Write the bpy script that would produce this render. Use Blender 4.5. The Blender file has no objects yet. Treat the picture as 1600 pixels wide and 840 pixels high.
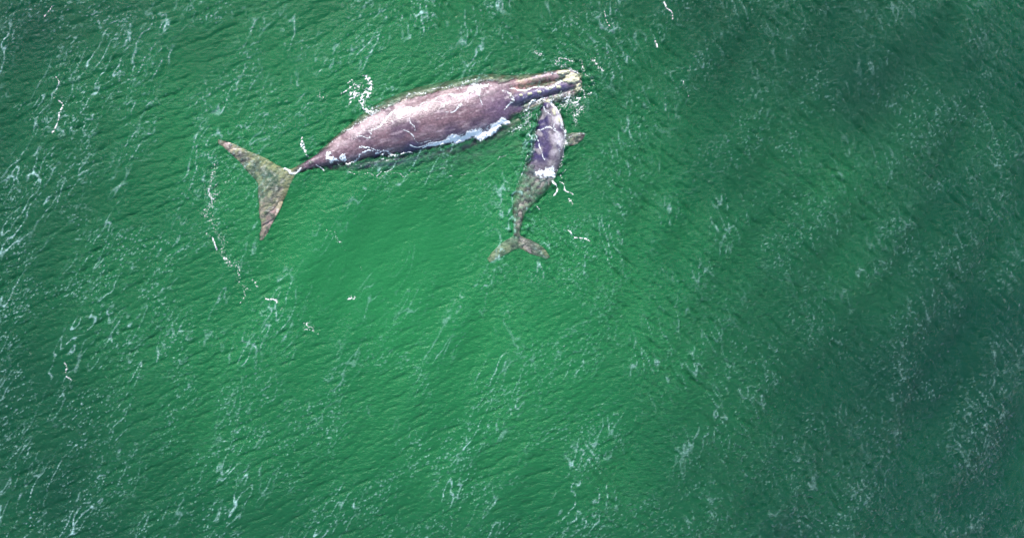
import bpy, bmesh, math
import numpy as np
from mathutils import Vector
from mathutils.bvhtree import BVHTree

R = math.radians
sc = bpy.context.scene
C = sc.collection
S = 0.0265                      # metres per pixel of the aerial photograph at sea level

def wx(px): return (px - 600) * S
def wy(py): return (300 - py) * S
def P(px, py): return (wx(px), wy(py))

# ------------------------------------------------------------------ camera
CAM_H = 26.0
cam_d = bpy.data.cameras.new('drone_camera')
cam = bpy.data.objects.new('drone_camera', cam_d); C.objects.link(cam)
cam.location = (0, 0, CAM_H)
cam.rotation_euler = (0, 0, 0)
cam_d.sensor_width = 36.0
cam_d.lens = 36.0 * CAM_H / (1600 * S)
cam_d.shift_x = 0.125
cam_d.shift_y = -0.075
cam_d.clip_end = 2000
sc.camera = cam

# ------------------------------------------------------------------ light
SUN_EL, SUN_AZ = 43.0, 14.0     # azimuth measured from +Y (top of the photo) towards -X
w = bpy.data.worlds.new('World'); sc.world = w; w.use_nodes = True
nt = w.node_tree; nt.nodes.clear()
sky = nt.nodes.new('ShaderNodeTexSky'); sky.sky_type = 'NISHITA'; sky.sun_disc = False
sky.sun_elevation = R(SUN_EL); sky.sun_rotation = R(-SUN_AZ)
sky.air_density = 1.0; sky.dust_density = 2.0; sky.ozone_density = 1.0
bg = nt.nodes.new('ShaderNodeBackground'); bg.inputs[1].default_value = 0.135
wo = nt.nodes.new('ShaderNodeOutputWorld')
nt.links.new(sky.outputs[0], bg.inputs[0]); nt.links.new(bg.outputs[0], wo.inputs[0])
sd = bpy.data.lights.new('sun', 'SUN'); sd.energy = 3.2; sd.angle = R(5); sd.color = (1, 0.985, 0.96)
sun = bpy.data.objects.new('sun', sd); C.objects.link(sun)
d = Vector((-math.sin(R(SUN_AZ)) * math.cos(R(SUN_EL)), math.cos(R(SUN_AZ)) * math.cos(R(SUN_EL)), math.sin(R(SUN_EL))))
sun.rotation_euler = d.to_track_quat('Z', 'Y').to_euler()
sun.location = d * 60
sc.view_settings.view_transform = 'Standard'; sc.view_settings.look = 'None'
sc.view_settings.exposure = 1.05; sc.view_settings.gamma = 1.0
sc.cycles.max_bounces = 8; sc.cycles.volume_bounces = 2; sc.cycles.transparent_max_bounces = 16
sc.cycles.use_denoising = True
sc.cycles.sample_clamp_indirect = 3.0; sc.cycles.sample_clamp_direct = 1.2
sc.cycles.caustics_reflective = False; sc.cycles.caustics_refractive = False

# ------------------------------------------------------------------ random fields
rng = np.random.default_rng(11)
def spectrum(ny, nx, cell, lmin, lmax, p, theta=None, spread=4, seed=0):
    """Gaussian random field of unit deviation with wavelengths lmin..lmax (m);
    theta = direction (deg) in which the crest lines run."""
    g = np.random.default_rng(seed)
    kx = np.fft.fftfreq(nx, cell); ky = np.fft.fftfreq(ny, cell)
    KX, KY = np.meshgrid(kx, ky); K = np.hypot(KX, KY) + 1e-9
    A = K ** (-p) * np.exp(-(K * lmin) ** 4) * np.exp(-(1 / (K * lmax)) ** 4)
    if theta is not None:
        a = np.arctan2(KY, KX) - R(theta + 90)
        A = A * (np.abs(np.cos(a)) ** spread + 0.03)
    f = np.fft.ifft2(np.fft.fft2(g.standard_normal((ny, nx))) * A).real
    return (f / f.std()).astype(np.float32)

class Tile:
    def __init__(s, seed, lmin=4, lmax=24, p=1.0, n=512, theta=None, spread=4):
        s.n = n; s.f = spectrum(n, n, 1.0, lmin, lmax, p, theta, spread, seed)
    def __call__(s, x, y, freq):      # freq: tile cells per metre
        u = np.mod(x * freq, s.n); v = np.mod(y * freq, s.n)
        i = u.astype(int) % s.n; j = v.astype(int) % s.n; fu = u - np.floor(u); fv = v - np.floor(v)
        i1 = (i + 1) % s.n; j1 = (j + 1) % s.n; F = s.f
        return (F[j, i] * (1 - fu) + F[j, i1] * fu) * (1 - fv) + (F[j1, i] * (1 - fu) + F[j1, i1] * fu) * fv
T1 = Tile(1); T2 = Tile(2, 3, 60, 1.6); T3 = Tile(3, 3, 10, 0.5); T4 = Tile(4, 3, 30, 1.2, 512, 16, 10)

def sst(a, b, x):
    t = np.clip((x - a) / (b - a), 0, 1); return t * t * (3 - 2 * t)
def blob(x, y, px, py, rx, ry, rot=0, soft=1.0):
    dx = x - wx(px); dy = y - wy(py); c, s_ = math.cos(R(rot)), math.sin(R(rot))
    u = (dx * c + dy * s_) / (rx * S); v = (-dx * s_ + dy * c) / (ry * S)
    return np.exp(-(u * u + v * v) / soft)
def seg_dist(x, y, pts):
    best = np.full(np.shape(x), 1e9, np.float32)
    for (a, b) in zip(pts[:-1], pts[1:]):
        ax, ay = P(*a[:2]); bx, by = P(*b[:2]); dx, dy = bx - ax, by - ay
        t = np.clip(((x - ax) * dx + (y - ay) * dy) / (dx * dx + dy * dy + 1e-9), 0, 1)
        wd = (a[2] + (b[2] - a[2]) * t) * S
        best = np.minimum(best, np.hypot(x - ax - t * dx, y - ay - t * dy) / wd)
    return best

# ------------------------------------------------------------------ materials
def mat(name):
    m = bpy.data.materials.new(name); m.use_nodes = True; m.node_tree.nodes.clear(); return m, m.node_tree
def N(nt, t, **kw):
    n = nt.nodes.new(t)
    for k, v in kw.items():
        if k in n.inputs.keys() if isinstance(k, str) else False: n.inputs[k].default_value = v
        else: setattr(n, k, v)
    return n

def water_material():
    m, nt = mat('sea_water'); L = nt.links.new
    geo = N(nt, 'ShaderNodeNewGeometry')
    out = N(nt, 'ShaderNodeOutputMaterial')
    # fine ripples below the size of the mesh
    mp = N(nt, 'ShaderNodeMapping'); mp.inputs['Scale'].default_value = (1.0, 1.7, 1.0); mp.inputs['Rotation'].default_value = (0, 0, R(-20))
    L(geo.outputs['Position'], mp.inputs[0])
    n1 = N(nt, 'ShaderNodeTexNoise'); n1.inputs['Scale'].default_value = 6.0; n1.inputs['Detail'].default_value = 4; n1.inputs['Roughness'].default_value = 0.6
    L(mp.outputs[0], n1.inputs[0])
    calm = N(nt, 'ShaderNodeAttribute'); calm.attribute_name = 'rough'
    rd = N(nt, 'ShaderNodeTexNoise'); rd.inputs['Scale'].default_value = 3.2; rd.inputs['Detail'].default_value = 4; rd.noise_type = 'RIDGED_MULTIFRACTAL'; rd.normalize = True
    mp2 = N(nt, 'ShaderNodeMapping'); mp2.inputs['Scale'].default_value = (1.5, 1.0, 1.0); mp2.inputs['Rotation'].default_value = (0, 0, R(18)); L(geo.outputs['Position'], mp2.inputs[0]); L(mp2.outputs[0], rd.inputs[0])
    sm = N(nt, 'ShaderNodeMath', operation='MULTIPLY_ADD'); L(rd.outputs[0], sm.inputs[0]); sm.inputs[1].default_value = 0.55; L(n1.outputs[0], sm.inputs[2])
    mul = N(nt, 'ShaderNodeMath', operation='MULTIPLY'); L(sm.outputs[0], mul.inputs[0]); L(calm.outputs['Fac'], mul.inputs[1])
    bp = N(nt, 'ShaderNodeBump'); bp.inputs['Strength'].default_value = 1.0; bp.inputs['Distance'].default_value = 0.09
    L(mul.outputs[0], bp.inputs['Height'])
    tr = N(nt, 'ShaderNodeBsdfTransparent'); tr.inputs[0].default_value = (0.97, 1, 0.98, 1)
    df = N(nt, 'ShaderNodeBsdfDiffuse'); L(bp.outputs[0], df.inputs['Normal'])
    tc = N(nt, 'ShaderNodeAttribute'); tc.attribute_name = 'silt_vignette'
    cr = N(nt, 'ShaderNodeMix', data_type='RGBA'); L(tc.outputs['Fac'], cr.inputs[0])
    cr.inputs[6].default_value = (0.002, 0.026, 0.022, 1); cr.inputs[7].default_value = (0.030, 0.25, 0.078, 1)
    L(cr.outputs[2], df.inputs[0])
    turb = N(nt, 'ShaderNodeMixShader'); vl = N(nt, 'ShaderNodeAttribute'); vl.attribute_name = 'veil'; L(vl.outputs['Fac'], turb.inputs[0])
    L(tr.outputs[0], turb.inputs[1]); L(df.outputs[0], turb.inputs[2])
    gl = N(nt, 'ShaderNodeBsdfGlossy'); gl.inputs['Roughness'].default_value = 0.11; L(bp.outputs[0], gl.inputs['Normal'])
    fr = N(nt, 'ShaderNodeFresnel'); fr.inputs[0].default_value = 1.28; L(bp.outputs[0], fr.inputs['Normal'])
    sf = N(nt, 'ShaderNodeMixShader'); L(fr.outputs[0], sf.inputs[0]); L(turb.outputs[0], sf.inputs[1]); L(gl.outputs[0], sf.inputs[2])
    # thin foam streaks and painted pale sky reflections on the crests
    fo = N(nt, 'ShaderNodeBsdfDiffuse'); fo.inputs[0].default_value = (0.42, 0.66, 0.66, 1); L(bp.outputs[0], fo.inputs['Normal'])
    fa = N(nt, 'ShaderNodeAttribute'); fa.attribute_name = 'crest'
    n2 = N(nt, 'ShaderNodeTexNoise'); n2.inputs['Scale'].default_value = 8; n2.inputs['Detail'].default_value = 4
    L(mp.outputs[0], n2.inputs[0])
    rr = N(nt, 'ShaderNodeMapRange'); rr.inputs[1].default_value = 0.25; rr.inputs[2].default_value = 0.6; L(n2.outputs[0], rr.inputs[0])
    fm = N(nt, 'ShaderNodeMath', operation='MULTIPLY'); L(rr.outputs[0], fm.inputs[0]); L(fa.outputs['Fac'], fm.inputs[1])
    fx = N(nt, 'ShaderNodeMixShader'); L(fm.outputs[0], fx.inputs[0]); L(sf.outputs[0], fx.inputs[1]); L(fo.outputs[0], fx.inputs[2])
    L(fx.outputs[0], out.inputs['Surface'])
    va = N(nt, 'ShaderNodeVolumeAbsorption'); va.inputs['Color'].default_value = (0.0, 0.62, 0.35, 1); va.inputs['Density'].default_value = 0.6
    vs = N(nt, 'ShaderNodeVolumeScatter'); vs.inputs['Color'].default_value = (0.04, 0.52, 0.29, 1); vs.inputs['Density'].default_value = 0.5
    vs.inputs['Anisotropy'].default_value = 0.2
    ad = N(nt, 'ShaderNodeAddShader'); L(va.outputs[0], ad.inputs[0]); L(vs.outputs[0], ad.inputs[1]); L(ad.outputs[0], out.inputs['Volume'])
    return m

def skin_material(name, rough=0.32):
    m, nt = mat(name); L = nt.links.new
    out = N(nt, 'ShaderNodeOutputMaterial'); b = N(nt, 'ShaderNodeBsdfPrincipled')
    col = N(nt, 'ShaderNodeAttribute'); col.attribute_name = 'skin'
    tc = N(nt, 'ShaderNodeTexCoord')
    n1 = N(nt, 'ShaderNodeTexNoise'); n1.inputs['Scale'].default_value = 9; n1.inputs['Detail'].default_value = 6; n1.inputs['Roughness'].default_value = 0.65
    L(tc.outputs['Object'], n1.inputs[0])
    mx = N(nt, 'ShaderNodeMix', data_type='RGBA', blend_type='MULTIPLY'); mx.inputs[0].default_value = 0.75
    r = N(nt, 'ShaderNodeMapRange'); r.inputs[1].default_value = 0.3; r.inputs[2].default_value = 0.7; r.inputs[3].default_value = 0.42; r.inputs[4].default_value = 1.45
    L(n1.outputs[0], r.inputs[0]); L(col.outputs['Color'], mx.inputs[6]); L(r.outputs[0], mx.inputs[7])
    L(mx.outputs[2], b.inputs['Base Color'])
    b.inputs['Roughness'].default_value = rough; b.inputs['IOR'].default_value = 1.45
    n2 = N(nt, 'ShaderNodeTexNoise'); n2.inputs['Scale'].default_value = 16; n2.inputs['Detail'].default_value = 4
    L(tc.outputs['Object'], n2.inputs[0])
    bp = N(nt, 'ShaderNodeBump'); bp.inputs['Strength'].default_value = 0.7; bp.inputs['Distance'].default_value = 0.03
    L(n2.outputs[0], bp.inputs['Height']); L(bp.outputs[0], b.inputs['Normal'])
    L(b.outputs[0], out.inputs[0]); return m

def plain_material(name, c, rough=0.8, noise=12, dark=0.5, bump=0.02):
    m, nt = mat(name); L = nt.links.new
    out = N(nt, 'ShaderNodeOutputMaterial'); b = N(nt, 'ShaderNodeBsdfPrincipled'); tc = N(nt, 'ShaderNodeTexCoord')
    n1 = N(nt, 'ShaderNodeTexNoise'); n1.inputs['Scale'].default_value = noise; n1.inputs['Detail'].default_value = 5
    L(tc.outputs['Object'], n1.inputs[0])
    mx = N(nt, 'ShaderNodeMix', data_type='RGBA'); L(n1.outputs[0], mx.inputs[0])
    mx.inputs[6].default_value = (*[v * dark for v in c], 1); mx.inputs[7].default_value = (*c, 1)
    L(mx.outputs[2], b.inputs['Base Color']); b.inputs['Roughness'].default_value = rough
    bp = N(nt, 'ShaderNodeBump'); bp.inputs['Distance'].default_value = bump; L(n1.outputs[0], bp.inputs['Height']); L(bp.outputs[0], b.inputs['Normal'])
    L(b.outputs[0], out.inputs[0]); return m

def foam_material():
    m, nt = mat('sea_foam'); L = nt.links.new
    out = N(nt, 'ShaderNodeOutputMaterial')
    a = N(nt, 'ShaderNodeAttribute'); a.attribute_name = 'cover'
    d_ = N(nt, 'ShaderNodeBsdfDiffuse'); d_.inputs[0].default_value = (0.86, 0.89, 0.90, 1)
    t = N(nt, 'ShaderNodeBsdfTransparent'); mx = N(nt, 'ShaderNodeMixShader')
    L(a.outputs['Fac'], mx.inputs[0]); L(t.outputs[0], mx.inputs[1]); L(d_.outputs[0], mx.inputs[2]); L(mx.outputs[0], out.inputs[0])
    return m

WATER = water_material(); SKIN = skin_material('whale_skin', 0.24); CALF_SKIN = skin_material('calf_skin', 0.3)
CALLUS = plain_material('callosity_rough', (0.62, 0.60, 0.42), 0.95, 14, 0.45, 0.05)
HOLE = plain_material('blowhole_skin', (0.02, 0.018, 0.025), 0.3, 10)
BED = plain_material('silty_sand', (0.10, 0.12, 0.07), 0.95, 0.7)
FOAM = foam_material()

def new_mesh(name, V, F, attrs=None, colors=None, smooth=True):
    V = np.asarray(V, np.float32); F = np.asarray(F, np.int32)
    me = bpy.data.meshes.new(name)
    me.vertices.add(len(V)); me.vertices.foreach_set('co', V.ravel())
    k = F.shape[1]; me.loops.add(F.size); me.loops.foreach_set('vertex_index', F.ravel())
    me.polygons.add(len(F)); me.polygons.foreach_set('loop_start', np.arange(0, F.size, k, dtype=np.int32))
    me.update(calc_edges=True)
    me.polygons.foreach_set('use_smooth', np.full(len(F), smooth))
    for n, a in (attrs or {}).items():
        at = me.attributes.new(n, 'FLOAT', 'POINT'); at.data.foreach_set('value', np.asarray(a, np.float32).ravel())
    for n, a in (colors or {}).items():
        at = me.attributes.new(n, 'FLOAT_COLOR', 'POINT')
        at.data.foreach_set('color', np.concatenate([a, np.ones((len(a), 1))], 1).astype(np.float32).ravel())
    return me
def link(name, me, m, parent=None, **props):
    o = bpy.data.objects.new(name, me); C.objects.link(o)
    if m: me.materials.append(m)
    if parent: o.parent = parent
    for k, v in props.items(): o[k] = v
    return o

# ------------------------------------------------------------------ the sea surface
CELL = 0.05; GX0, GY0, NX, NY = -26.0, -26.0, 1280, 860     # x -26..38, y -26..17
gx = GX0 + np.arange(NX) * CELL; gy = GY0 + np.arange(NY) * CELL
X, Y = np.meshgrid(gx, gy); X = X.astype(np.float32); Y = Y.astype(np.float32)
def wave_fields():
    A = spectrum(NY, NX, CELL, 1.2, 6.0, 1.6, 66, 6, 21)          # long wind waves, crests up and down the picture
    B = spectrum(NY, NX, CELL, 0.17, 0.85, 1.1, 24, 12, 22)         # ripples upper left
    D = spectrum(NY, NX, CELL, 0.16, 0.80, 1.1, -44, 10, 23)        # ripples on the right
    E = spectrum(NY, NX, CELL, 0.12, 0.6, 1.2, None, 0, 24)       # crossing chop
    G = spectrum(NY, NX, CELL, 3.0, 14.0, 1.5, None, 0, 25)       # patchiness
    return A, B, D, E, G
A, B, D, E, G = wave_fields()
def ridge(f): return 0.8 - np.abs(f) ** 0.9
right = sst(0, 9, X + 0.35 * Y - 1 + 1.5 * G)
small = (B * (1 - right) + D * right)
rsmall = ridge(small * 0.9 + 0.35 * E)
px = X / S + 600; py = 300 - Y / S
calm = np.clip(1.0 * blob(X, Y, 640, 360, 170, 70, 8) + 0.9 * blob(X, Y, 560, 440, 130, 80) + 0.6 * blob(X, Y, 425, 300, 70, 60) + 0.5 * blob(X, Y, 700, 520, 200, 70), 0, 1)
rough = np.clip(0.76 + 0.34 * right + 0.05 * G + 0.15 * sst(-2, -12, X), 0.4, 1.6) * (1 - 0.62 * calm)
K = ridge(spectrum(NY, NX, CELL, 0.34, 3.0, 1.1, 62, 9, 26) * (1 - right) + spectrum(NY, NX, CELL, 0.34, 2.6, 1.1, 106, 9, 27) * right)
Hs = (0.030 * A + rough * (0.012 * small + 0.020 * rsmall + 0.008 * E + 0.014 * K))
# rings pushed out by the animals
for (cx, cy, r0, amp, lam, dec) in ((858, 225, 22, 0.030, 0.42, 1.6), (900, 130, 14, 0.025, 0.34, 1.2), (812, 300, 20, 0.014, 0.5, 1.3), (420, 290, 60, 0.014, 0.55, 1.0), (700, 250, 40, 0.012, 0.5, 1.4)):
    dd = np.hypot(X - wx(cx), Y - wy(cy)) + 0.10 * E + 0.15 * B
    Hs += amp * np.cos(2 * math.pi * dd / lam) * np.exp(-np.maximum(dd - r0 * S, 0) / dec) * sst(r0 * S * 0.5, r0 * S, dd)
near = np.exp(-(seg_dist(X, Y, [(480, 258, 16), (570, 220, 45), (640, 200, 58), (720, 178, 60), (780, 160, 52), (850, 142, 36), (905, 128, 26)])) ** 4) + np.exp(-(seg_dist(X, Y, [(857, 160, 20), (858, 220, 38), (843, 275, 35), (815, 325, 22), (808, 370, 14)])) ** 4)
Hs += np.clip(near, 0, 1) * (0.034 * E + 0.026 * B + 0.020 * ridge(D))
edge = np.minimum.reduce([X - gx[0], gx[-1] - X, Y - gy[0], gy[-1] - Y]); fade = sst(0, 3, edge)
Hs = (Hs * fade).astype(np.float32)
def water_h(x, y):
    u = np.clip((x - GX0) / CELL, 0, NX - 1.001); v = np.clip((y - GY0) / CELL, 0, NY - 1.001)
    i = u.astype(int); j = v.astype(int); fu = u - i; fv = v - j
    return (Hs[j, i] * (1 - fu) + Hs[j, i + 1] * fu) * (1 - fv) + (Hs[j + 1, i] * (1 - fu) + Hs[j + 1, i + 1] * fu) * fv

env = sst(-0.5, 1.8, A + 0.5 * G + 0.4 * T1(X, Y, 2.0) + 0.4 * sst(6, 15, np.abs(X)))
crest = (0.62 - 0.30 * sst(5, 13, X)) * sst(0.58, 0.80, K + 0.04 * E) * env * sst(-1.5, 0.6, T1(X, Y, 6.0))
crest = np.maximum(crest * (1 - 0.5 * sst(12, 18, X)), (0.44 - 0.26 * sst(4, 12, X)) * sst(0.62, 0.80, rsmall) * sst(-1.4, 1.6, T1(X + 7, Y, 3.0) + 0.4 * A) * rough)  # fine lines along the ripples: sky reflection painted in as pale teal
crest = crest * (1 - 0.75 * calm)
silt_vignette = np.clip(0.14 + 0.76 * np.exp(-((((px - 600) / 500) ** 2 + ((py - 400) / 440) ** 2) ** 1.4)) + 0.04 * G + 0.05 * T2(X, Y, 1.2) - 0.08 * blob(X, Y, 1180, 20, 180, 150) - 0.08 * blob(X, Y, 10, 30, 120, 200), 0, 1)  # silt-green middle, plus a vignette darkening painted towards edges and corners

def build_water():
    n = NX * NY
    V = np.stack([X.ravel(), Y.ravel(), Hs.ravel()], 1)
    idx = np.arange(n).reshape(NY, NX)
    F = np.stack([idx[:-1, :-1], idx[:-1, 1:], idx[1:, 1:], idx[1:, :-1]], -1).reshape(-1, 4)
    at = dict(rough=rough.ravel(), crest=crest.ravel(), silt_vignette=silt_vignette.ravel())
    # skirt out to the horizon, and the bottom of the body of water
    FAR, DEEP = 900.0, -9.0
    cor = [idx[0, 0], idx[0, -1], idx[-1, -1], idx[-1, 0]]
    ext = [(-FAR, -FAR, 0), (FAR, -FAR, 0), (FAR, FAR, 0), (-FAR, FAR, 0), (-FAR, -FAR, DEEP), (FAR, -FAR, DEEP), (FAR, FAR, DEEP), (-FAR, FAR, DEEP)]
    e = n + np.arange(8); V = np.concatenate([V, np.array(ext)])
    for k, v in (('rough', 0.6), ('crest', 0.0), ('silt_vignette', 0.1)): at[k] = np.concatenate([at[k], np.full(8, v)])
    me_F = [F]
    # fans between the border of the fine grid and the far corners
    T = []
    def side(border, c0, c1):
        for a, b in zip(border[:-1], border[1:]): T.append((a, c0, b, b))
        T.append((border[-1], c0, c1, c1))
    tri = []
    for border, c0, c1 in ((idx[0, :], e[0], e[1]), (idx[:, -1], e[1], e[2]), (idx[-1, ::-1], e[2], e[3]), (idx[::-1, 0], e[3], e[0])):
        a = border[:-1]; b = border[1:]
        tri.append(np.stack([a, np.full(len(a), c0), b], 1)); tri.append(np.array([[border[-1], c0, c1]]))
    box = np.array([[e[7], e[6], e[5], e[4]], [e[0], e[4], e[5], e[1]], [e[1], e[5], e[6], e[2]], [e[2], e[6], e[7], e[3]], [e[3], e[7], e[4], e[0]]])
    tri = np.concatenate(tri)
    Q = np.concatenate([F, box])
    me = bpy.data.meshes.new('water')
    me.vertices.add(len(V)); me.vertices.foreach_set('co', V.astype(np.float32).ravel())
    loops = np.concatenate([Q.ravel(), tri.ravel()]).astype(np.int32)
    starts = np.concatenate([np.arange(0, Q.size, 4), Q.size + np.arange(0, tri.size, 3)]).astype(np.int32)
    me.loops.add(len(loops)); me.loops.foreach_set('vertex_index', loops)
    me.polygons.add(len(starts)); me.polygons.foreach_set('loop_start', starts)
    me.update(calc_edges=True)
    sm = np.ones(len(starts), bool); sm[len(F):] = False; me.polygons.foreach_set('use_smooth', sm)
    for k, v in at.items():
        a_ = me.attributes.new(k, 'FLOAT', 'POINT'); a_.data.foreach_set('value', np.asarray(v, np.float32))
    return link('water', me, WATER, kind='structure')
WATER_OB = build_water()
link('seabed', new_mesh('seabed', [(-950, -950, -8.6), (950, -950, -8.6), (950, 950, -8.6), (-950, 950, -8.6)], [(0, 1, 2, 3)]), BED, kind='structure')

# ------------------------------------------------------------------ whales
def cat(x, xs, ys):
    """smooth interpolation through the stations"""
    xs = np.asarray(xs, float); ys = np.asarray(ys, float)
    m = np.gradient(ys, xs); i = np.clip(np.searchsorted(xs, x) - 1, 0, len(xs) - 2)
    h = xs[i + 1] - xs[i]; t = (x - xs[i]) / h
    return ((2 * t**3 - 3 * t**2 + 1) * ys[i] + (t**3 - 2 * t**2 + t) * h * m[i] + (-2 * t**3 + 3 * t**2) * ys[i + 1] + (t**3 - t**2) * h * m[i + 1])

def loft(stations, n=60, seg=40, power=2.0):
    """stations: (px, py, half width px, top z, centre z, bottom z)"""
    st = np.array(stations, float); xy = np.stack([wx(st[:, 0]), wy(st[:, 1])], 1)
    s = np.concatenate([[0], np.cumsum(np.hypot(*np.diff(xy, axis=0).T))])
    u = np.linspace(0, s[-1], n)
    cx, cy = cat(u, s, xy[:, 0]), cat(u, s, xy[:, 1])
    hw = np.maximum(cat(u, s, st[:, 2]) * S, 0.01); zt, zc, zb = (cat(u, s, st[:, k]) for k in (3, 4, 5))
    zt = np.maximum(zt, zc + 0.01); zb = np.minimum(zb, zc - 0.01)
    tx, ty = np.gradient(cx), np.gradient(cy); l = np.hypot(tx, ty); tx /= l; ty /= l
    a = np.linspace(0, 2 * math.pi, seg, endpoint=False)
    ca, sa = np.cos(a), np.sin(a); e = 2.0 / power
    ca = np.sign(ca) * np.abs(ca) ** e; sa2 = np.sign(sa) * np.abs(sa) ** e
    V = np.zeros((n, seg, 3))
    V[..., 0] = cx[:, None] - ty[:, None] * ca * hw[:, None]
    V[..., 1] = cy[:, None] + tx[:, None] * ca * hw[:, None]
    V[..., 2] = zc[:, None] + np.where(sa2 > 0, sa2 * (zt - zc)[:, None], sa2 * (zc - zb)[:, None])
    return V
def blade(pairs, seg=24):
    """pairs: (lead px, lead py, trail px, trail py, z, thickness) from root to tip"""
    st = np.array(pairs, float); k = np.arange(len(st)); u = np.linspace(0, len(st) - 1, len(st) * 5)
    g = [cat(u, k, st[:, j]) for j in range(6)]
    lx, ly, qx, qy = wx(g[0]), wy(g[1]), wx(g[2]), wy(g[3])
    a = np.linspace(0, 2 * math.pi, seg, endpoint=False); c = (1 - np.cos(a)) / 2          # 0 lead .. 1 trail
    th = np.sin(a) * (np.sqrt(np.clip(c, 0, 1)) * 0.45 + 0.55) * (1 - 0.35 * c)
    V = np.zeros((len(u), seg, 3))
    V[..., 0] = lx[:, None] * (1 - c) + qx[:, None] * c; V[..., 1] = ly[:, None] * (1 - c) + qy[:, None] * c
    V[..., 2] = g[4][:, None] + th * np.maximum(g[5], 0.02)[:, None] / 2
    return V
def join_remesh(name, sheets, voxel):
    Vs, Fs, o = [], [], 0
    me = bpy.data.meshes.new(name); allf = []
    for V in sheets:
        n, s_, _ = V.shape; idx = o + np.arange(n * s_).reshape(n, s_); nx_ = np.roll(idx, -1, 1)
        F = np.stack([idx[:-1], nx_[:-1], nx_[1:], idx[1:]], -1).reshape(-1, 4).tolist()
        c0, c1 = o + n * s_, o + n * s_ + 1
        Vs += [V.reshape(-1, 3), V[0].mean(0)[None], V[-1].mean(0)[None]]; o += n * s_ + 2
        F += [[c0, int(b), int(a)] for a, b in zip(idx[0], nx_[0])] + [[c1, int(a), int(b)] for a, b in zip(idx[-1], nx_[-1])]
        allf += F
    me.from_pydata(np.concatenate(Vs).tolist(), [], allf)
    bm = bmesh.new(); bm.from_mesh(me); bmesh.ops.recalc_face_normals(bm, faces=bm.faces); bm.to_mesh(me); bm.free()
    ob = bpy.data.objects.new('tmp', me); C.objects.link(ob)
    md = ob.modifiers.new('r', 'REMESH'); md.mode = 'VOXEL'; md.voxel_size = voxel; md.use_smooth_shade = True
    ms = ob.modifiers.new('s', 'SMOOTH'); ms.factor = 0.6; ms.iterations = 4
    dg = bpy.context.evaluated_depsgraph_get(); res = bpy.data.meshes.new_from_object(ob.evaluated_get(dg), depsgraph=dg)
    bpy.data.objects.remove(ob); bpy.data.meshes.remove(me); res.name = name
    return res
def mesh_co(me):
    a = np.zeros(len(me.vertices) * 3, np.float32); me.vertices.foreach_get('co', a); return a.reshape(-1, 3)
def set_color(me, col):
    at = me.attributes.new('skin', 'FLOAT_COLOR', 'POINT')
    at.data.foreach_set('color', np.concatenate([col, np.ones((len(col), 1))], 1).astype(np.float32).ravel())
def mixc(a, b, f):
    f = np.clip(f, 0, 1)[:, None]; return a * (1 - f) + np.array(b) * f

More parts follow.
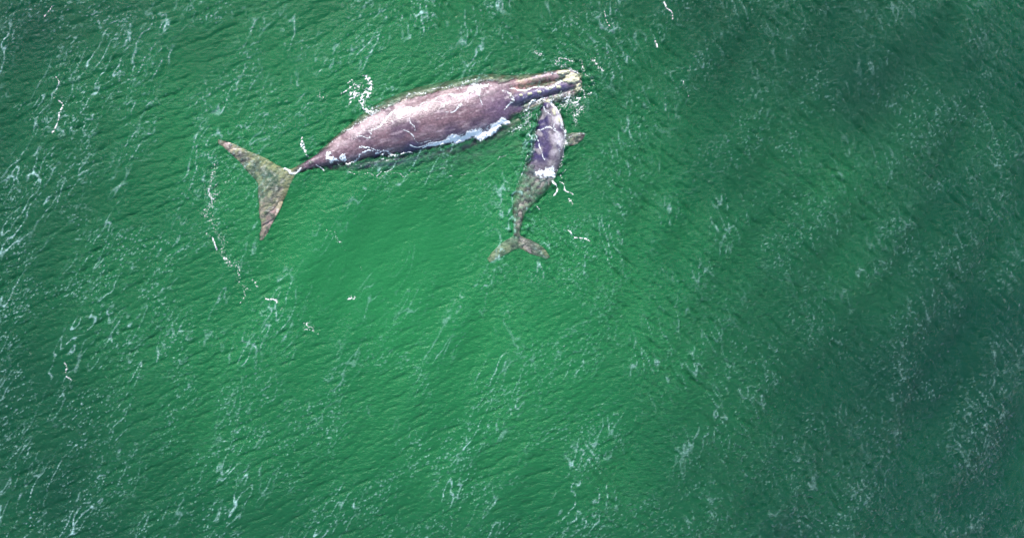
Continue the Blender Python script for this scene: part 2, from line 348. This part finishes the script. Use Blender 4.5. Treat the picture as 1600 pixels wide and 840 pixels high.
def mother():
    body = loft([(438, 277, 9, -0.20, -0.32, -0.46), (455, 269, 6, -0.06, -0.28, -0.50), (478, 259, 7.5, 0.03, -0.25, -0.55), (500, 250, 12, 0.10, -0.28, -0.75),
                 (520, 241, 18, 0.18, -0.34, -1.0), (545, 230, 27, 0.28, -0.42, -1.35), (575, 217, 34, 0.38, -0.50, -1.7), (610, 205, 41, 0.50, -0.52, -1.95),
                 (650, 195, 45, 0.54, -0.52, -2.1), (700, 182, 46, 0.54, -0.52, -2.15), (745, 170, 45, 0.46, -0.55, -2.1), (780, 159, 42, 0.28, -0.58, -1.9),
                 (805, 152, 33, 0.08, -0.6, -1.7), (840, 141, 28, -0.10, -0.6, -1.5), (875, 132, 23, -0.15, -0.5, -1.2), (900, 127, 14, -0.15, -0.45, -0.9), (909, 126, 4, -0.3, -0.42, -0.6)], 90, 48, 2.15)
    flank_n = loft([(500, 238, 4, -0.08, -0.3, -0.6), (540, 210, 10, -0.05, -0.4, -0.8), (590, 177, 15, -0.06, -0.4, -0.9), (650, 153, 18, -0.09, -0.5, -1.2), (710, 140, 18, -0.10, -0.5, -1.2), (760, 130, 18, -0.07, -0.5, -1.2), (800, 127, 13, -0.08, -0.5, -1.2), (850, 118, 7, -0.07, -0.5, -0.9)], 60, 24)
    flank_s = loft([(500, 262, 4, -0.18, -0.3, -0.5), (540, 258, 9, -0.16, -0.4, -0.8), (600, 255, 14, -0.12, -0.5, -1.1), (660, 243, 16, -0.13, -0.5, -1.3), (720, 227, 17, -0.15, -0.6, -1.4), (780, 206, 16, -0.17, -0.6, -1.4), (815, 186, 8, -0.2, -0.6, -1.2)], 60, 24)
    added_bulge = loft([(590, 236, 12, -0.7, -0.9, -1.6), (630, 240, 26, -0.36, -0.9, -1.9), (690, 238, 36, -0.34, -1.0, -2.1), (750, 224, 36, -0.38, -1.0, -2.1), (800, 200, 28, -0.7, -1.0, -1.9), (830, 185, 14, -0.9, -1.0, -1.5)], 50, 30)  # extra submerged bulge, added to darken the shadowed water beside the whale
    rostrum = loft([(770, 164, 10, 0.22, -0.2, -0.6), (795, 157, 13, 0.26, -0.2, -0.6), (820, 150, 11, 0.22, -0.2, -0.6), (850, 142, 9, 0.16, -0.2, -0.5), (880, 134, 9, 0.12, -0.2, -0.5),
                    (900, 129, 9, 0.08, -0.2, -0.45), (911, 127, 4, -0.05, -0.2, -0.4)], 50, 24)
    lip_n = loft([(770, 140, 8, 0.10, -0.3, -0.7), (800, 132, 9, 0.06, -0.3, -0.8), (840, 123, 9, 0.03, -0.3, -0.8), (880, 116, 9, 0.02, -0.25, -0.6), (900, 116, 7, -0.02, -0.25, -0.5), (908, 120, 3, -0.15, -0.25, -0.4)], 50, 24)
    lip_s = loft([(790, 182, 8, 0.0, -0.35, -0.8), (815, 170, 9, 0.0, -0.35, -0.8), (850, 158, 9, -0.02, -0.3, -0.8), (885, 148, 8, 0.0, -0.25, -0.6), (903, 141, 6, -0.02, -0.25, -0.5), (910, 134, 3, -0.15, -0.25, -0.4)], 50, 24)
    fl_n = blade([(462, 263, 424, 296, -0.12, 0.22), (450, 263, 410, 292, -0.12, 0.22), (438, 259, 400, 285, -0.11, 0.20), (424, 251, 391, 275, -0.09, 0.18), (400, 239, 378, 260, -0.07, 0.14),
                  (372, 227, 361, 242, -0.04, 0.10), (352, 219, 348, 231, -0.05, 0.07), (339, 216, 339, 225, -0.05, 0.06)])
    fl_s = blade([(466, 266, 424, 276, -0.12, 0.22), (461, 275, 405, 284, -0.12, 0.22), (455, 288, 401, 291, -0.10, 0.20), (449, 302, 402, 308, -0.08, 0.17), (441, 322, 403, 330, -0.05, 0.14),
                  (430, 345, 405, 351, -0.06, 0.10), (420, 363, 404, 366, -0.05, 0.07), (411, 376, 404, 377, -0.05, 0.06)])
    fp_s = blade([(800, 178, 765, 186, -1.0, 0.30), (812, 195, 778, 208, -0.95, 0.26), (822, 212, 790, 228, -0.85, 0.18), (826, 226, 804, 238, -0.8, 0.10), (824, 238, 815, 242, -0.75, 0.04)])
    fp_n = blade([(800, 130, 765, 138, -1.1, 0.30), (806, 112, 772, 116, -1.2, 0.26), (804, 92, 778, 92, -1.3, 0.18), (798, 78, 784, 78, -1.4, 0.08)])
    me = join_remesh('whale', [body, added_bulge, flank_n, flank_s, rostrum, lip_n, lip_s, fl_n, fl_s, fp_s, fp_n], 0.04)
    co = mesh_co(me); x, y, z = co.T; px = x / S + 600; py = 300 - y / S
    col = np.tile(np.array([0.140, 0.085, 0.100]), (len(co), 1))
    # blotches and long pale grazes following the body
    col = mixc(col, (0.21, 0.145, 0.17), 0.7 * sst(-0.2, 1.5, T4(x, y, 14) + 0.4 * T1(x, y, 9)))
    col = mixc(col, (0.34, 0.26, 0.27), 0.55 * sst(0.5, 1.4, T4(x + 8, y + 1, 40)) * sst(-0.8, 0.8, T2(x, y, 14)))
    col = mixc(col, (0.070, 0.045, 0.070), 0.8 * sst(0.2, 1.5, T2(x, y, 9)))
    col = mixc(col, (0.075, 0.05, 0.065), 0.6 * sst(0.6, 1.3, T4(x + 2, y + 5, 30)))
    col = mixc(col, (0.10, 0.065, 0.12), 0.7 * blob(x, y, 782, 175, 30, 30))
    col = mixc(col, (0.34, 0.26, 0.29), 0.6 * sst(1.0, 1.9, T4(x + 3, y, 22)))
    col = mixc(col, (0.34, 0.26, 0.28), 0.7 * blob(x, y, 585, 185, 60, 16, 35) * sst(-0.8, 0.9, T1(x, y, 12)))
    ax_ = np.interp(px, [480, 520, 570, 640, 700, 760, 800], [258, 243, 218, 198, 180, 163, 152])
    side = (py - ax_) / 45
    col = mixc(col, (0.045, 0.035, 0.105), 0.85 * sst(0.45, 0.95, side + 0.10 * T1(x, y, 6)) * sst(800, 760, px) * (0.45 + 0.55 * sst(700, 640, px)))  # blue-violet shade of the lower flank, painted into the skin
    col = mixc(col, (0.36, 0.28, 0.29), 0.6 * sst(0.1, -0.8, side) * sst(-0.9, 0.8, T1(x, y, 12)))  # broad milky sheen on the upper side, painted as pale skin
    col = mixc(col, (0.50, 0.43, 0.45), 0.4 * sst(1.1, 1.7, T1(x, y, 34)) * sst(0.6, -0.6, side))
    col = mixc(col, (0.17, 0.155, 0.09), 0.7 * sst(-0.02, -0.12, z) * sst(-0.3, -0.8, side))
    tail = sst(480, 440, px)
    fl = mixc(col * 0 + np.array([0.17, 0.155, 0.13]), (0.42, 0.37, 0.23), sst(-0.4, 0.9, T1(x, y, 14)))
    fl = mixc(fl, (0.09, 0.085, 0.08), 0.75 * sst(0.1, 1.4, T1(x + 9, y, 26)))
    fl = mixc(fl, (0.55, 0.48, 0.44), 0.85 * sst(0.6, 1.4, T1(x + 4, y + 9, 30)))
    fl = mixc(fl, (0.42, 0.24, 0.25), 0.75 * blob(x, y, 412, 345, 26, 52) * sst(-1.2, 0.6, T1(x, y, 18)) + 0.35 * blob(x, y, 350, 224, 14, 14))
    fl = mixc(fl, (0.52, 0.43, 0.20), 0.75 * (blob(x, y, 450, 300, 9, 40, -15) + blob(x, y, 430, 256, 45, 8, -28)))
    col = mixc(col, (0, 0, 0), 0 * tail) * (1 - tail[:, None]) + fl * tail[:, None]
    head = sst(790, 815, px)
    hd = mixc(col, (0.30, 0.27, 0.18), 0.75 * sst(-0.3, 0.9, T1(x, y, 16)))
    hd = mixc(hd, (0.42, 0.22, 0.18), 0.85 * np.exp(-((seg_dist(x, y, [(785, 140, 7), (830, 132, 6), (868, 126, 5)])) ** 2)))
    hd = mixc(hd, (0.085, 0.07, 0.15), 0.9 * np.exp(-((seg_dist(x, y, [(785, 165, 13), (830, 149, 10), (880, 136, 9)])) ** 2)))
    col = col * (1 - head[:, None]) + hd * head[:, None]
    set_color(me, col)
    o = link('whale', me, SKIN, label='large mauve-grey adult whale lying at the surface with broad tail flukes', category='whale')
    return o

def calf():
    body = loft([(808, 376, 6, -0.05, -0.12, -0.24), (808, 362, 5.5, -0.03, -0.14, -0.34), (810, 345, 7.5, 0.0, -0.16, -0.45), (812, 330, 11, 0.02, -0.18, -0.6), (818, 315, 16, 0.0, -0.22, -0.75),
                 (829, 297, 21.5, 0.0, -0.28, -0.9), (841, 278, 25.5, 0.07, -0.30, -1.05), (851, 252, 27, 0.24, -0.32, -1.15), (858, 226, 27, 0.30, -0.32, -1.1), (861, 200, 23.5, 0.28, -0.30, -0.95),
                 (860, 182, 19, 0.20, -0.28, -0.8), (858, 168, 13, 0.12, -0.25, -0.6), (857, 158, 7, 0.0, -0.25, -0.45), (857, 154, 3, -0.08, -0.2, -0.3)], 80, 40, 2.1)
    rost = loft([(861, 215, 9, 0.30, -0.1, -0.4), (858, 198, 9, 0.32, -0.1, -0.4), (855, 180, 8, 0.26, -0.1, -0.4), (855, 165, 7, 0.18, -0.1, -0.4), (857, 156, 4, 0.05, -0.1, -0.3)], 40, 20)
    fl_w = blade([(812, 362, 818, 384, -0.10, 0.14), (805, 367, 811, 389, -0.10, 0.14), (797, 371, 803, 392, -0.09, 0.13), (784, 379, 792, 398, -0.08, 0.11), (771, 391, 778, 405, -0.08, 0.09), (761, 404, 765, 411, -0.09, 0.07)], 20)
    fl_e = blade([(806, 362, 804, 384, -0.10, 0.14), (813, 367, 811, 389, -0.10, 0.14), (822, 371, 819, 392, -0.09, 0.13), (836, 377, 831, 398, -0.08, 0.11), (850, 386, 844, 402, -0.08, 0.09), (861, 401, 855, 406, -0.09, 0.07)], 20)
    fp_e = blade([(872, 205, 872, 232, -0.3, 0.20), (886, 207, 888, 229, -0.2, 0.16), (899, 206, 902, 226, -0.12, 0.11), (910, 206, 911, 219, -0.08, 0.06), (916, 210, 915, 214, -0.08, 0.02)], 20)
    fp_w = blade([(846, 205, 846, 232, -0.5, 0.20), (832, 212, 834, 236, -0.7, 0.16), (820, 222, 824, 240, -0.85, 0.10), (812, 234, 815, 240, -0.9, 0.03)], 20)
    me = join_remesh('whale_calf', [body, rost, fl_w, fl_e, fp_e, fp_w], 0.028)
    co = mesh_co(me); x, y, z = co.T; px = x / S + 600; py = 300 - y / S
    col = np.tile(np.array([0.14, 0.115, 0.14]), (len(co), 1))
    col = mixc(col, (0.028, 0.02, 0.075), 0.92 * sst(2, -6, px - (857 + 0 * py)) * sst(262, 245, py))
    col = mixc(col, (0.58, 0.53, 0.56), 0.9 * sst(-0.5, 0.9, T1(x, y, 11)) * sst(852, 872, px) * sst(250, 235, py))
    col = mixc(col, (0.05, 0.035, 0.08), 0.8 * sst(0.5, 1.3, T1(x + 5, y + 2, 13)))
    col = mixc(col, (0.30, 0.27, 0.27), 0.6 * sst(0.3, 1.4, T1(x + 1, y + 2, 17)))
    rear = sst(262, 290, py)
    rc = mixc(col * 0 + np.array([0.17, 0.155, 0.14]), (0.29, 0.275, 0.23), sst(-0.6, 1.6, T1(x, y, 20)))
    rc = mixc(rc, (0.45, 0.42, 0.24), 0.7 * sst(372, 392, py) * sst(-0.3, 0.8, T1(x, y, 9)))
    rc = mixc(rc, (0.13, 0.12, 0.11), 0.4 * sst(0.4, 1.5, T1(x + 9, y, 28)))
    col = col * (1 - rear[:, None]) + rc * rear[:, None]
    fp = sst(884, 890, px)[:, None]; fc = mixc(col * 0 + np.array([0.28, 0.19, 0.19]), (0.52, 0.44, 0.36), sst(-0.1, 0.9, T1(x, y, 20)))
    fc = mixc(fc, (0.10, 0.06, 0.08), sst(0.3, 1.0, T1(x + 3, y, 22)))
    col = col * (1 - fp) + fc * fp
    set_color(me, col)
    return link('whale_calf', me, CALF_SKIN, label='small young whale beside the head of the adult, tail pointing down the picture', category='whale')

WH = mother(); CA = calf()
bv_m = BVHTree.FromObject(WH, bpy.context.evaluated_depsgraph_get()); bv_c = BVHTree.FromObject(CA, bpy.context.evaluated_depsgraph_get())
def top_z(x, y, trees=(bv_m, bv_c)):
    z = -9.0
    for t in trees:
        h = t.ray_cast(Vector((x, y, 5)), Vector((0, 0, -1)))
        if h[0] is not None: z = max(z, h[0].z)
    return z

def set_veil():
    # the milky top layer of the water is thin wherever an animal lies just under the surface
    v = np.full(NX * NY + 8, 0.46, np.float32); v2 = v[:NX * NY].reshape(NY, NX)
    m = (px > 330) & (px < 925) & (py > 60) & (py < 415)
    for j, i in np.argwhere(m):
        z = top_z(float(gx[i]), float(gy[j]))
        if z > -3: v2[j, i] = 0.46 * (1 - math.exp(-max(Hs[j, i] - z, 0) / 0.22))
    a_ = WATER_OB.data.attributes.new('veil', 'FLOAT', 'POINT'); a_.data.foreach_set('value', v)
set_veil()

def lump(name, px_, py_, rx, ry, rot, h, parent, m, tree, seed, label=None):
    """a rough crust moulded over the skin: a closed warty cap"""
    g = np.random.default_rng(seed); bm = bmesh.new(); bmesh.ops.create_icosphere(bm, subdivisions=4, radius=1.0)
    c, s_ = math.cos(R(rot)), math.sin(R(rot)); cx, cy = P(px_, py_); z0 = top_z(cx, cy, (tree,))
    for v in bm.verts:
        n = v.co.copy(); k = 1 + 0.16 * math.sin(7 * n.x + seed) * math.sin(6 * n.y + 2 * seed) + 0.12 * math.sin(15 * n.x + n.z * 9) * math.cos(13 * n.y + seed)
        u, q = n.x * rx * S * k, n.y * ry * S * k
        X_, Y_ = cx + u * c - q * s_, cy + u * s_ + q * c
        zz = top_z(X_, Y_, (tree,)); zz = z0 if zz < z0 - 0.12 else zz
        v.co = (X_, Y_, zz + n.z * h * k)
    me = bpy.data.meshes.new(name); bm.to_mesh(me); bm.free()
    me.polygons.foreach_set('use_smooth', [True] * len(me.polygons))
    o = link(name, me, m, parent)
    if label: o['label'] = label
    return o
for i, a in enumerate([(893, 123, 14, 8, 12, 0.13), (905, 137, 6, 7, 0, 0.10), (880, 113, 10, 4, 12, 0.07), (908, 118, 5, 5, 0, 0.06), (841, 145, 3.5, 2.5, 0, 0.06), (826, 148, 4, 2.5, 15, 0.07), (812, 150, 3, 2, 0, 0.05),
                       (858, 139, 3, 2, 0, 0.05), (765, 122, 7, 3, 12, 0.05), (872, 137, 4, 2.5, 0, 0.05)]):
    lump('callosity', a[0], a[1], a[2], a[3], a[4], a[5], WH, CALLUS, bv_m, i + 1)
for a in ((797, 152, 4, 1.3, 35), (799, 160, 4, 1.3, -5)):
    lump('blowhole', a[0], a[1], a[2], a[3], a[4], 0.02, WH, HOLE, bv_m, 3)
for i, a in enumerate([(857, 158, 5, 3, 0, 0.05), (864, 176, 2.5, 6, 10, 0.04), (872, 188, 2, 5, 10, 0.04)]):
    lump('callosity', a[0], a[1], a[2], a[3], a[4], a[5], CA, CALLUS, bv_c, i + 31)
for a in ((852, 170, 1.0, 3, 30), (856, 170, 1.0, 3, -30)):
    lump('blowhole', a[0], a[1], a[2], a[3], a[4], 0.015, CA, HOLE, bv_c, 3)

# ------------------------------------------------------------------ foam
FC = 0.02
def foam(label, strokes, lace=1.0, scale=1.0, thick=0.03, on_body=False, seed=0, fine=0.28, film=1.0, soft=0.72):
    pts = [p for s_ in strokes for p in s_[0]]
    pad = max(p[2] for p in pts) * 2 * S + 0.1
    x0, x1 = min(wx(p[0]) for p in pts) - pad, max(wx(p[0]) for p in pts) + pad
    y0, y1 = min(wy(p[1]) for p in pts) - pad, max(wy(p[1]) for p in pts) + pad
    xs = np.arange(x0, x1, FC); ys = np.arange(y0, y1, FC); x, y = np.meshgrid(xs, ys)
    xd = x + 0.08 * T1(x, y, 9) ; yd = y + 0.08 * T1(x + 11, y, 9)
    m = np.full(x.shape, -9.0)
    for pl, st in strokes:
        if len(pl) == 1: pl = [pl[0], (pl[0][0] + 0.5, *pl[0][1:])]
        m = np.maximum(m, st - 0.9 * seg_dist(xd, yd, pl))
    n = 0.80 - 1.7 * np.minimum(np.abs(T1(x + seed, y - seed, 26 * scale)), 0.08 + np.abs(T1(y + seed, x, 40 * scale))) + fine * T3(x, y + seed, 44 * scale) - 0.12
    cov = sst(-0.12, soft, m + lace * n * 0.75 - 0.02) ** 1.2 * film
    k = cov > 0.02
    q = k[:-1, :-1] | k[1:, :-1] | k[:-1, 1:] | k[1:, 1:]
    use = np.zeros_like(k); use[:-1, :-1] |= q; use[1:, :-1] |= q; use[:-1, 1:] |= q; use[1:, 1:] |= q
    ids = np.full(k.shape, -1); ids[use] = np.arange(use.sum())
    vx, vy, vc = x[use], y[use], cov[use]
    base = water_h(vx, vy) + 0.006
    if on_body:
        tz = np.array([top_z(float(a), float(b)) for a, b in zip(vx, vy)]); base = np.maximum(base, tz + 0.012)
    vz = base + thick * vc * (0.6 + 0.25 * T3(vx, vy, 40))
    qi = np.argwhere(q); i, j = qi[:, 0], qi[:, 1]
    F = np.stack([ids[i, j], ids[i, j + 1], ids[i + 1, j + 1], ids[i + 1, j]], 1)
    me = new_mesh('foam', np.stack([vx, vy, vz], 1), F, dict(cover=vc))
    link('foam', me, FOAM, kind='stuff', label=label, category='foam')

foam('lacy white foam splash just above the back of the adult whale', [([(545, 157, 4), (550, 150, 4), (562, 148, 4)], 0.4), ([(540, 132, 2), (548, 128, 2)], 0.2), ([(568, 118, 2), (576, 126, 2)], 0.3), ([(572, 122, 3), (577, 136, 4), (580, 150, 5)], 0.65), ([(572, 145, 4), (568, 158, 4)], 0.55), ([(570, 168, 6), (584, 173, 7)], 0.6), ([(556, 140, 26)], -0.04), ([(536, 150, 3), (545, 140, 3), (552, 132, 2)], 0.25), ([(500, 152, 20)], -0.12)], seed=1)
foam('long broken trail of foam flecks beyond the broad tail flukes', [([(338, 258, 12), (328, 285, 17), (335, 305, 20), (324, 330, 17), (335, 355, 17), (345, 378, 14), (355, 400, 12), (375, 425, 11), (385, 455, 10)], -0.05), ([(322, 370, 1.5), (332, 380, 2), (338, 392, 1.5)], 0.6), ([(352, 395, 3), (358, 412, 3)], 0.3),
     ([(392, 435, 1.5), (400, 452, 2)], 0.45), ([(412, 460, 1.6), (432, 471, 2)], 0.75), ([(436, 478, 5)], -0.1), ([(475, 505, 4), (498, 525, 5)], 0.1), ([(355, 282, 12)], 0.0), ([(330, 262, 2), (328, 300, 3), (336, 330, 2)], 0.25), ([(380, 430, 5), (378, 470, 6)], -0.15)], seed=2, film=0.8, soft=0.9)
foam('solid white wash of water along the lower flank of the adult whale', [([(662, 230, 1.2), (684, 226, 2.0), (700, 222, 4), (715, 217, 5), (735, 213, 6), (755, 207, 6), (775, 199, 5.5), (790, 191, 3)], 1.35), ([(640, 226, 1.0), (664, 226, 1.5), (690, 222, 2)], 0.9)], lace=0.35, on_body=True, seed=3, thick=0.03)
foam('ragged foam at the waterline near the narrow tail end of the adult', [([(512, 246, 3.5), (520, 250, 5), (530, 247, 3), (540, 243, 2)], 1.1), ([(540, 250, 3), (560, 246, 2.5), (572, 237, 2), (585, 239, 2.5), (615, 240, 3), (645, 237, 2)], 0.55), ([(560, 236, 1.2), (572, 232, 1.8), (590, 235, 1.2)], 0.6), ([(600, 245, 5), (625, 244, 5)], 0.25), ([(497, 254, 1.2), (502, 262, 1), (508, 272, 1)], 0.7), ([(528, 250, 1), (534, 260, 1.2), (552, 268, 1), (580, 272, 1), (610, 266, 1)], 0.35), ([(545, 256, 10), (620, 252, 8)], -0.15)], lace=0.8, on_body=True, seed=4)
foam('thin foam thread rising from the narrow tail end', [([(470, 220, 1.5), (474, 232, 1.8), (479, 244, 1.2)], 0.7), ([(466, 214, 6)], 0.0)], seed=5)
foam('small white crest where the adult tail meets its flukes', [([(444, 269, 1), (456, 265, 1.8), (468, 260, 1.2)], 0.9)], lace=0.6, film=0.85, on_body=True, seed=15)
foam('film of white water running over the back of the adult whale', [([(708, 154, 2.5), (725, 148, 5), (745, 141, 7), (757, 138, 4)], 1.05), ([(718, 150, 2), (724, 158, 1)], 0.8), ([(748, 144, 3), (751, 154, 2), (753, 161, 1)], 0.9), ([(694, 178, 1), (707, 172, 2), (719, 166, 1.2)], 0.95), ([(556, 224, 1), (575, 212, 2), (598, 192, 4), (622, 180, 4), (638, 174, 3)], 0.75), ([(637, 174, 1.0), (640, 190, 1.2), (640, 204, 0.8)], 0.8),
     ([(630, 205, 0.8), (650, 215, 1.2), (676, 222, 1.0)], 0.9), ([(640, 172, 2), (660, 166, 2), (690, 158, 2), (712, 152, 2)], 0.5), ([(610, 165, 10), (640, 158, 10), (680, 146, 6)], 0.0), ([(545, 208, 9), (590, 178, 10)], -0.1), ([(515, 238, 5), (540, 228, 5)], -0.05), ([(700, 140, 4), (740, 131, 4), (780, 124, 4)], -0.1), ([(600, 235, 1), (640, 228, 1), (680, 213, 1)], 0.1)], lace=0.75, on_body=True, seed=6, thick=0.010, film=0.62, scale=1.2, soft=1.0)
foam('foam bubbles around the snout of the adult whale', [([(888, 112, 6), (905, 116, 5)], 0.3), ([(900, 148, 10), (880, 158, 9), (895, 165, 14)], 0.15), ([(912, 150, 6), (925, 145, 3)], 0.15), ([(850, 152, 1.5), (835, 163, 1.5), (822, 172, 1.2)], 0.75), ([(925, 95, 10), (938, 112, 8)], 0.05), ([(870, 98, 14), (895, 95, 10)], 0.02), ([(838, 81, 4), (848, 84, 3)], 0.3), ([(908, 132, 5), (912, 146, 4)], 0.2)], on_body=True, seed=7, scale=1.3)
foam('white water washing along the narrow head ridge of the adult whale', [([(786, 144, 3), (796, 150, 4), (800, 158, 2), (790, 165, 3), (784, 172, 2)], 0.7), ([(795, 140, 1.2), (818, 140, 2.2), (840, 138, 2.5), (862, 131, 2), (885, 124, 4), (897, 124, 5)], 0.75), ([(808, 165, 2), (830, 156, 2), (860, 148, 2), (885, 142, 2)], 0.15), ([(780, 127, 4), (830, 117, 5), (870, 112, 5)], -0.1), ([(815, 152, 6), (850, 142, 6)], 0.1), ([(835, 118, 6), (870, 112, 7), (892, 110, 5)], 0.1), ([(820, 172, 6), (850, 160, 6), (880, 152, 6)], 0.15)], lace=0.8, on_body=True, seed=17, scale=1.4, thick=0.015, film=0.85, soft=0.9)
foam('churned water between the head of the adult and the young whale', [([(825, 175, 13), (815, 200, 12), (800, 205, 11)], 0.12), ([(826, 205, 4), (833, 218, 4)], 0.1), ([(832, 165, 9)], 0.0)], seed=8, on_body=True, scale=1.3, film=0.7)
foam('white foam capping the head and shoulder of the young whale', [([(851, 158, 4), (860, 157, 5), (868, 166, 5), (873, 178, 5)], 0.6), ([(874, 188, 4), (880, 203, 5), (884, 222, 4)], 0.65), ([(866, 190, 3), (870, 215, 4)], 0.3), ([(845, 196, 1.4), (855, 202, 2), (868, 206, 1.5)], 0.75), ([(842, 200, 0.8), (839, 215, 1), (841, 235, 1), (848, 248, 1)], 0.75), ([(852, 170, 1), (858, 185, 1), (862, 200, 1)], 0.5), ([(868, 225, 9), (872, 245, 7)], 0.0)], lace=0.8, on_body=True, seed=9, thick=0.012, scale=1.4, film=0.8)
foam('white patch of foam lying across the back of the young whale', [([(841, 271, 4), (849, 272, 8.5), (859, 271, 8), (867, 275, 4)], 1.35), ([(866, 276, 3), (873, 268, 2)], 0.3)], lace=0.5, on_body=True, seed=10)
foam('foam threads trailing to the right of the young whale', [([(860, 308, 4), (866, 300, 2.5), (868, 288, 1.4)], 0.6), ([(872, 290, 1.2), (885, 298, 1.6), (900, 306, 1.6)], 0.6), ([(878, 285, 1), (884, 270, 1), (888, 262, 0.8)], 0.4), ([(888, 313, 2.5), (898, 316, 2)], 0.2), ([(832, 318, 1.2), (843, 326, 1.2)], 0.7)], lace=0.8, seed=11)
foam('pair of foam streaks right of the small tail flukes', [([(888, 358, 1.3), (892, 366, 1.5), (898, 374, 1.5)], 0.6), ([(900, 374, 1.5), (915, 378, 1.7), (926, 380, 1.2)], 0.6)], lace=0.7, seed=12)
foam('fine foam specks scattered on the green water at the lower middle', [([(875, 540, 22)], -0.45), ([(800, 455, 22)], -0.5), ([(520, 370, 10), (535, 385, 6)], -0.2), ([(545, 465, 3), (552, 468, 3)], 0.4), ([(560, 420, 14)], -0.4)], seed=13)
foam('white crest streak riding the ripples near the upper edge', [([(1040, 5, 2), (1050, 18, 2.2), (1050, 32, 1.5)], 0.6), ([(1025, 75, 1.5), (1028, 65, 1.2)], 0.7), ([(945, 22, 1), (950, 35, 1.5)], 0.5), ([(1070, 130, 1), (1076, 150, 1)], 0.35)], lace=0.7, seed=14, film=0.85)
foam('bright crest streak on the dark water at the left', [([(90, 160, 1.4), (95, 175, 2), (90, 190, 2), (82, 208, 1.3)], 0.6), ([(88, 118, 1.4), (85, 155, 1)], 0.3), ([(80, 10, 1.5), (72, 25, 1.5)], 0.4), ([(100, 570, 2), (106, 595, 2)], 0.4)], lace=0.8, seed=16, film=0.75)
foam('ragged lace of foam along the upper edge of the adult whale', [([(520, 222, 3), (560, 190, 5), (600, 168, 6), (640, 153, 5), (690, 139, 4), (740, 128, 4), (770, 122, 3)], 0.08)], on_body=True, lace=1.1, seed=20, thick=0.012, scale=1.4, film=0.75)
foam('ring of broken foam around the body of the young whale', [([(842, 180, 3), (834, 215, 4), (824, 245, 4), (812, 285, 3)], 0.0), ([(884, 225, 4), (880, 250, 4), (868, 285, 3)], 0.15)], on_body=True, lace=1.0, seed=21, thick=0.012, scale=1.4, film=0.75)
foam('patchy froth beside the chin of the adult and above the small flipper', [([(880, 165, 10), (905, 170, 14), (900, 190, 10)], 0.08), ([(905, 98, 10), (930, 130, 8)], -0.05), ([(890, 215, 6), (905, 212, 6), (914, 208, 4)], 0.0)], on_body=True, lace=1.0, seed=22, scale=1.5, film=0.8)
foam('ripple threads spreading below the lower flank of the adult whale', [([(560, 268, 1), (600, 276, 1), (650, 270, 1), (700, 262, 1)], 0.3), ([(700, 275, 1), (750, 262, 1), (790, 245, 1)], 0.25), ([(770, 225, 5), (800, 235, 5)], -0.2)], lace=0.7, seed=23, film=0.45)
